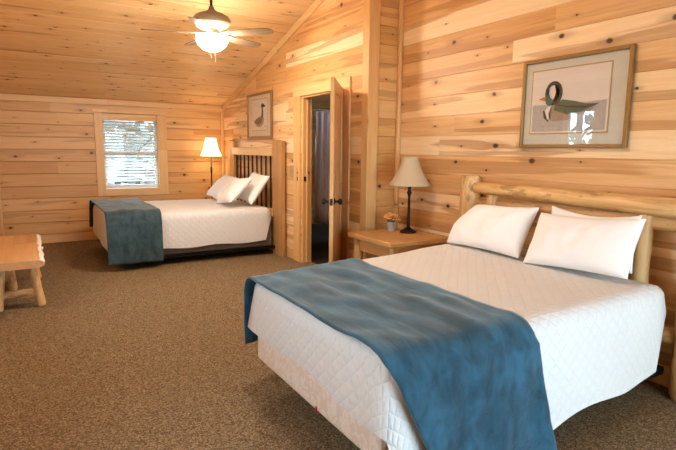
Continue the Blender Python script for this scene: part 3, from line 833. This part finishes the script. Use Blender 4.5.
px, py = .07, -4.63
pt_ = thing('flower_pail', 'small galvanized pail of dried orange flowers on the nightstand', 'flower pot', (px, py, nsz+.001))
bm = bmesh.new(); lathe(bm, [(0, 0), (.036, 0), (.037, .004), (.045, .085), (.048, .088), (.046, .091), (.042, .086), (.036, .06), (0, .06)]); child('pail', bm, M['galv'], pt_, smooth=True)
bm = bmesh.new(); RR = random.Random(3)
fl = []
for k in range(34):
    a = RR.uniform(0, 2*PI); rr = .072*math.sqrt(RR.random()); fl.append(Vector((rr*math.cos(a), rr*math.sin(a), .112 + .045*(1-(rr/.072)**2) + RR.uniform(-.008, .01))))
for c_ in fl: tube(bm, [(c_.x*.35, c_.y*.35, .062), c_*.97], .0013, 5)
child('stems', bm, M['stem'], pt_)
bm = bmesh.new()
for c_ in fl:
    for k in range(7):
        a = k*2*PI/7 + RR.random(); d = Vector((math.cos(a), math.sin(a), RR.uniform(.1, .6))).normalized()
        T = Matrix.Translation(c_ + d*.009) @ d.to_track_quat('X', 'Z').to_matrix().to_4x4() @ Matrix.Diagonal((.015, .008, .004, 1))
        bmesh.ops.create_icosphere(bm, subdivisions=1, radius=1, matrix=T)
child('flowers', bm, M['flower'], pt_)

# ------------------------------------------------------------------ far bed
FBY0, FBY1 = -2.28, -.72
fb = thing('headboard_bed', 'wooden headboard bed frame with dark spindles in the far corner', 'bed', (-.05, -1.5, 0))
for ya, yb, zz in ((-2.49, -2.36, 1.50), (-2.355, -2.19, 1.515), (-.70, -.56, 1.515), (-.555, -.40, 1.53)):
    par(link('post', bx(-.075, -.025, ya, yb, 0, zz), M['board_z'], fb, bevel=.004), fb)
par(link('top_rail', bx(-.10, -.03, -2.185, -.705, 1.305, 1.415), M['trim_y'], fb, bevel=.006), fb)
par(link('lower_rail', bx(-.09, -.03, -2.185, -.705, .50, .60), M['trim_y'], fb, bevel=.006), fb)
for k in range(9):
    yy = -2.10 + k*.1625
    par(link('spindle', bx(-.068, -.052, yy-.011, yy+.011, .60, 1.306), M['black'], fb), fb)
for yy in (-2.26, -.76):
    par(link('side_rail', bx(-2.06, -.08, yy-.02, yy+.02, .085, .12), M['black'], fb), fb)
par(link('foot_rail', bx(-2.06, -2.03, -2.24, -.78, .085, .12), M['black'], fb), fb)
for xx in (-1.72, -.22):
    for yy in (-2.24, -.78):
        bm = bmesh.new(); tube(bm, [(xx, yy, .05), (xx, yy, .10)], .012, 8)
        lg = par(link('leg', bm, M['black'], fb), fb)
        bm = bmesh.new(); tube(bm, [(xx, yy-.015, .027), (xx, yy+.015, .027)], .027, 14)
        wl = link('caster_wheel', bm, M['black'], lg); wl.matrix_parent_inverse = Matrix.Translation(fb.location).inverted()
bs2 = link('box_spring', bx(-2.08, -.125, -2.275, -.745, .122, .36), M['ticking'], bevel=.02)
tag(bs2, 'dark grey brown box spring under the far bed coverlet', 'box spring')
def hem_far(x, y, side):
    wv = .01*math.sin(x*9+y*7)
    if side == 'foot': return .235+wv
    return .205 + wv
cv2 = coverlet('coverlet', -2.05, -.21, -.80, -.80, -2.23, -2.23, .635, hem_far, r=.08, seed=7., flare=.02, crown=.03, nx=40, ny=30)
tag(cv2, 'white quilted coverlet on the far corner bed', 'bedspread')
throw('blanket', M['blanket_far'], -2.155, -1.55, -.80, -.80, -2.23, -2.23, -2.05, -.21, .655, .10, .30, .095,
      'dark slate teal blanket over the foot of the far corner bed', seed=6., xl=(-2.17, -1.6), xrr=(-2.15, -1.56), wr=.012, gap=.016)
G2 = 'white pillows on the far bed'
pillow('pillow', 'white pillow furthest from doorway on the far corner bed', .64, .46, .16, pm((-.40, -1.10, .835), math.radians(46), math.radians(4)), 5., G2)
pillow('pillow', 'white pillow in the middle front of the far corner bed', .54, .46, .15, pm((-.54, -2.0, .846), math.radians(46), math.radians(-10), math.radians(-6)), 6.2, G2)
pillow('pillow', 'white pillow nearest the headboard boards on the far corner bed', .60, .46, .15, pm((-.25, -1.93, .875), math.radians(34), math.radians(4)), 7.4, G2)

# floor lamp
fl_ = thing('floor_lamp', 'lit floor lamp with cream bell shade in the far corner', 'lamp', (-.31, -.30, 0))
bm = bmesh.new(); lathe(bm, [(0, 0), (.125, 0), (.13, .015), (.10, .028), (.03, .04), (.012, .06), (0, .06)]); child('base', bm, M['bronze'], fl_, smooth=True)
bm = bmesh.new(); lathe(bm, [(0, .05), (.010, .05), (.010, 1.0), (.015, 1.01), (.015, 1.09), (.009, 1.10), (.008, 1.33), (0, 1.331)], n=14); child('pole', bm, M['bronze'], fl_, smooth=True)
bm = shade([(.165, 1.275), (.150, 1.31), (.125, 1.37), (.105, 1.43), (.092, 1.49), (.080, 1.56)]); child('lamp_shade', bm, M['shade_lit'], fl_, smooth=True, solid=.003)
bm = bmesh.new(); bmesh.ops.create_uvsphere(bm, u_segments=14, v_segments=8, radius=.032, matrix=Matrix.Translation((0, 0, 1.40))); child('bulb', bm, M['bulb'], fl_, smooth=True)

# ------------------------------------------------------------------ ceiling fan
FX, FY = -1.237, -3.40
FZC = HC + SL*3.40
fan = thing('ceiling_fan', 'ceiling fan with glowing frosted bowl light', 'ceiling fan', (FX, FY, FZC))
zo = -FZC
bm = bmesh.new(); lathe(bm, [(0, -.002), (.065, -.012), (.068, -.03), (.05, -.07), (.02, -.085), (0, -.086)]); child('canopy', bm, M['nickel'], fan, smooth=True)
bm = bmesh.new(); tube(bm, [(0, 0, -.05), (0, 0, 2.68+zo)], .013, 12); child('downrod', bm, M['bronze'], fan, smooth=True)
bm = bmesh.new(); lathe(bm, [(0, 2.755+zo), (.022, 2.75+zo), (.03, 2.72+zo), (.055, 2.70+zo), (.115, 2.68+zo), (.16, 2.655+zo), (.182, 2.625+zo), (.182, 2.60+zo), (.15, 2.565+zo), (.08, 2.535+zo), (0, 2.533+zo)], n=40); child('motor_housing', bm, M['nickel'], fan, smooth=True)
bm = bmesh.new(); lathe(bm, [(0, 2.532+zo), (.07, 2.53+zo), (.065, 2.505+zo), (.105, 2.488+zo), (.105, 2.472+zo), (0, 2.472+zo)], n=40); child('light_fitter', bm, M['nickel'], fan, smooth=True)
bm = bmesh.new(); lathe(bm, [(.095, 2.470+zo), (.148, 2.470+zo), (.153, 2.448+zo), (.143, 2.412+zo), (.122, 2.38+zo), (.09, 2.353+zo), (.05, 2.336+zo), (0, 2.332+zo)], n=32); child('bowl_shade', bm, M['bowl'], fan, smooth=True)
for k, (dx, dy, lz_) in enumerate(((.018, -.03, .12), (-.02, -.02, .08))):
    bm = bmesh.new(); tube(bm, [(dx, dy, 2.337+zo), (dx, dy, 2.337-lz_+zo)], .0016, 6); child('pull_chain', bm, M['nickel'], fan)
    bm = bmesh.new()
phis = [198, 270, 342, 54, 126]
Rh = Vector((math.cos(YAW), -math.sin(YAW), 0)); Fh = Vector((math.sin(YAW), math.cos(YAW), 0))
for ph in phis:
    d = Rh*math.cos(math.radians(ph)) + Fh*math.sin(math.radians(ph)); aa = math.atan2(d.y, d.x)
    Tb = Matrix.Rotation(aa, 4, 'Z') @ Matrix.Translation((0, 0, 2.488+zo)) @ Matrix.Rotation(math.radians(-11), 4, 'X')
    bm = bmesh.new()
    out = [(.20, .052), (.30, .060), (.45, .066), (.56, .066), (.62, .056), (.645, .034), (.65, 0)]
    poly = [(x, y) for x, y in out] + [(x, -y) for x, y in out[-2::-1]]
    a = [bm.verts.new((x, y, .0035)) for x, y in poly]; b_ = [bm.verts.new((x, y, -.0035)) for x, y in poly]
    bm.faces.new(a); bm.faces.new(b_[::-1])
    for k in range(len(poly)): bm.faces.new((a[k], b_[k], b_[(k+1) % len(poly)], a[(k+1) % len(poly)]))
    bo = child('blade', bm, M['blade'], fan); bo.matrix_local = Tb
    bm = bmesh.new(); box(bm, .07, .22, -.016, .016, .0045, .0095); box(bm, .19, .26, -.035, .035, .0045, .0095)
    br = child('bracket', bm, M['nickel'], bo, bevel=.002)

cl = thing('added_ceiling_light', 'added unseen opal dome fill light above the foot of the near log bed', 'ceiling light', (-1.75, -5.75, HC+SL*(10.44-5.75)-.02))  # unseen fixture, added to brighten the near bed and wall
bm = bmesh.new(); lathe(bm, [(0, .005), (.15, .0), (.155, -.05), (0, -.052)], n=32); child('ceiling_plate', bm, M['nickel'], cl, smooth=True)
bm = bmesh.new(); lathe(bm, [(.14, -.054), (.15, -.09), (.13, -.13), (.09, -.155), (.04, -.167), (0, -.17)], n=32); child('dome_shade', bm, M['dome'], cl, smooth=True)

# ------------------------------------------------------------------ bench
be = thing('bench', 'half log bench with white live edge by the left wall', 'bench', (-3.0, -2.9, 0))
bm = bmesh.new()
def live(y): return -2.80 + .018*noise.noise(Vector((y*6, 1, 0))) + .012*noise.noise(Vector((y*15, 3, 0)))
ys = [-3.66 + i*1.52/40 for i in range(41)]
prof = []
for y in ys:
    e = live(y)
    prof.append([bm.verts.new(p_) for p_ in ((-3.2, y, .455), (e-.03, y, .455), (e-.008, y, .449), (e+.012, y, .432), (e+.004, y, .408), (e-.03, y, .392), (-3.2, y, .392))])
for a, b_ in zip(prof, prof[1:]):
    for k in range(7): bm.faces.new((a[k], a[(k+1) % 7], b_[(k+1) % 7], b_[k]))
bm.faces.new(prof[0]); bm.faces.new(prof[-1][::-1])
seat = par(link('seat', bm, M['bench_y'], be), be)
# pale sapwood strip on the live edge
bm = bmesh.new(); pr = []
for y in ys:
    e = live(y); pr.append([bm.verts.new(p_) for p_ in ((e-.022, y, .457), (e-.006, y, .452), (e+.015, y, .433), (e+.008, y, .409))])
for a, b_ in zip(pr, pr[1:]):
    for k in range(3): bm.faces.new((a[k], a[k+1], b_[k+1], b_[k]))
M['sap'] = plain('pale sapwood edge', (.82, .74, .62), .6, var=.12, scale=25, bump=.3)
le = link('live_edge', bm, M['sap'], be, smooth=True, solid=.003); par(le, be)
for i, (a, b_, r) in enumerate((((-2.885, -3.36, .39), (-2.825, -3.40, 0), .037), ((-3.10, -3.38, .39), (-3.145, -3.42, 0), .034), ((-2.88, -2.42, .39), (-2.835, -2.28, 0), .035), ((-3.08, -2.75, .39), (-3.06, -2.72, 0), .05))):
    bm = bmesh.new(); log(bm, b_, a, r, r*.9, seed=20+i, round_=.12); par(link('leg', bm, M['log_z'], be, smooth=True), be)
bm = bmesh.new(); log(bm, (-3.17, -3.32, .10), (-2.87, -3.30, .105), .036, .036, seed=31., round_=.2); par(link('stretcher', bm, M['log_x'], be, smooth=True), be)

# ------------------------------------------------------------------ outdoors
st(link('ground', bx(-30, 30, -35, 25, -3.2, -3.0), M['ground']), 'ground outside the far window', 'ground')
RT = random.Random(5)
bm = bmesh.new()
def hp(s_, t_):
    x = -40 + 80*s_; y = 15 + 30*t_
    return Vector((x, y, -3.2 + 17*t_**.8 + 1.3*noise.noise(Vector((x*.35, y*.35, 0))) + .7*noise.noise(Vector((x*1.1, y*1.1, 5)))))
grid(bm, hp, 90, 30)
M['hill'] = plain('wooded hillside', (.13, .14, .125), .95, var=.45, scale=1.2)
st(link('added_hills', bm, M['hill'], smooth=True), 'wooded hillside added to mask the bright sky outside the far window', 'hill')  # hillside added to cover the bright sky behind the blind
for i, (tx, ty) in enumerate(((-4.2, 5.2), (-.45, 6.3), (1.2, 11.), (3.4, 6.6), (-8.4, -.4))):
    tr = thing('tree', ('slim tree outside on the left of the far window', 'slim tree straight outside behind the far window blind', 'slim tree outside on the right of the far window', 'tall tree outside to the right beyond the far window', 'tree outside the narrow window above the bench')[i], 'tree', (tx, ty, -3.0), group='trees outside the far window')
    bm = bmesh.new(); tube(bm, [(0, 0, 0), (.05, 0, 2.), (-.03, .05, 4.), (.06, 0, 6.5)], [.13, .11, .09, .05], 10, .15, i)
    for k in range(7):
        a = RT.uniform(0, 2*PI); z = RT.uniform(2.5, 6.); tube(bm, [(0, 0, z), (.8*math.cos(a), .8*math.sin(a), z+.5), (1.5*math.cos(a), 1.5*math.sin(a), z+.8)], [.035, .022, .01], 6)
    child('trunk', bm, M['bark'], tr, smooth=True)
    bm = bmesh.new()
    for k in range(620 if i in (1, 2, 4) else 150):
        a = RT.uniform(0, 2*PI); rr = 1.7*math.sqrt(RT.random()); z = RT.uniform(2.6, 7.2)
        T = Matrix.Translation((rr*math.cos(a), rr*math.sin(a), z)) @ Matrix.Rotation(RT.uniform(0, 6), 4, 'X') @ Matrix.Rotation(RT.uniform(0, 6), 4, 'Z') @ Matrix.Diagonal((.16, .10, .01, 1))
        bmesh.ops.create_icosphere(bm, subdivisions=1, radius=1, matrix=T)
    child('foliage', bm, M['leaf'], tr)

# ------------------------------------------------------------------ light
wd = bpy.data.worlds.new('sky'); sc.world = wd; wd.use_nodes = True
nt = wd.node_tree; bg = nt.nodes['Background']
bg.inputs[0].default_value = (.66, .84, 1.0, 1); bg.inputs[1].default_value = 20.
def portal(loc, size, size_y, rot):
    l = bpy.data.lights.new('window_portal', 'AREA'); l.shape = 'RECTANGLE'; l.size = size; l.size_y = size_y
    l.cycles.is_portal = True
    o = bpy.data.objects.new('window_portal', l); COL.objects.link(o); o.location = loc; o.rotation_euler = rot
def wc(h): return ((h[0]+h[1])/2, (h[2]+h[3])/2, h[1]-h[0], h[3]-h[2])
for hole in (W1, W2):
    c, v, a, b_ = wc(hole); portal((c, .13, v), a, b_, (-PI/2, 0, 0))
for hole in (W3, W4_FILL):
    c, v, a, b_ = wc(hole); portal((XL-.13, c, v), b_, a, (0, -PI/2, 0))
c, v, a, b_ = wc(WD); portal((c, YF-.13, v), a, b_, (PI/2, 0, 0))
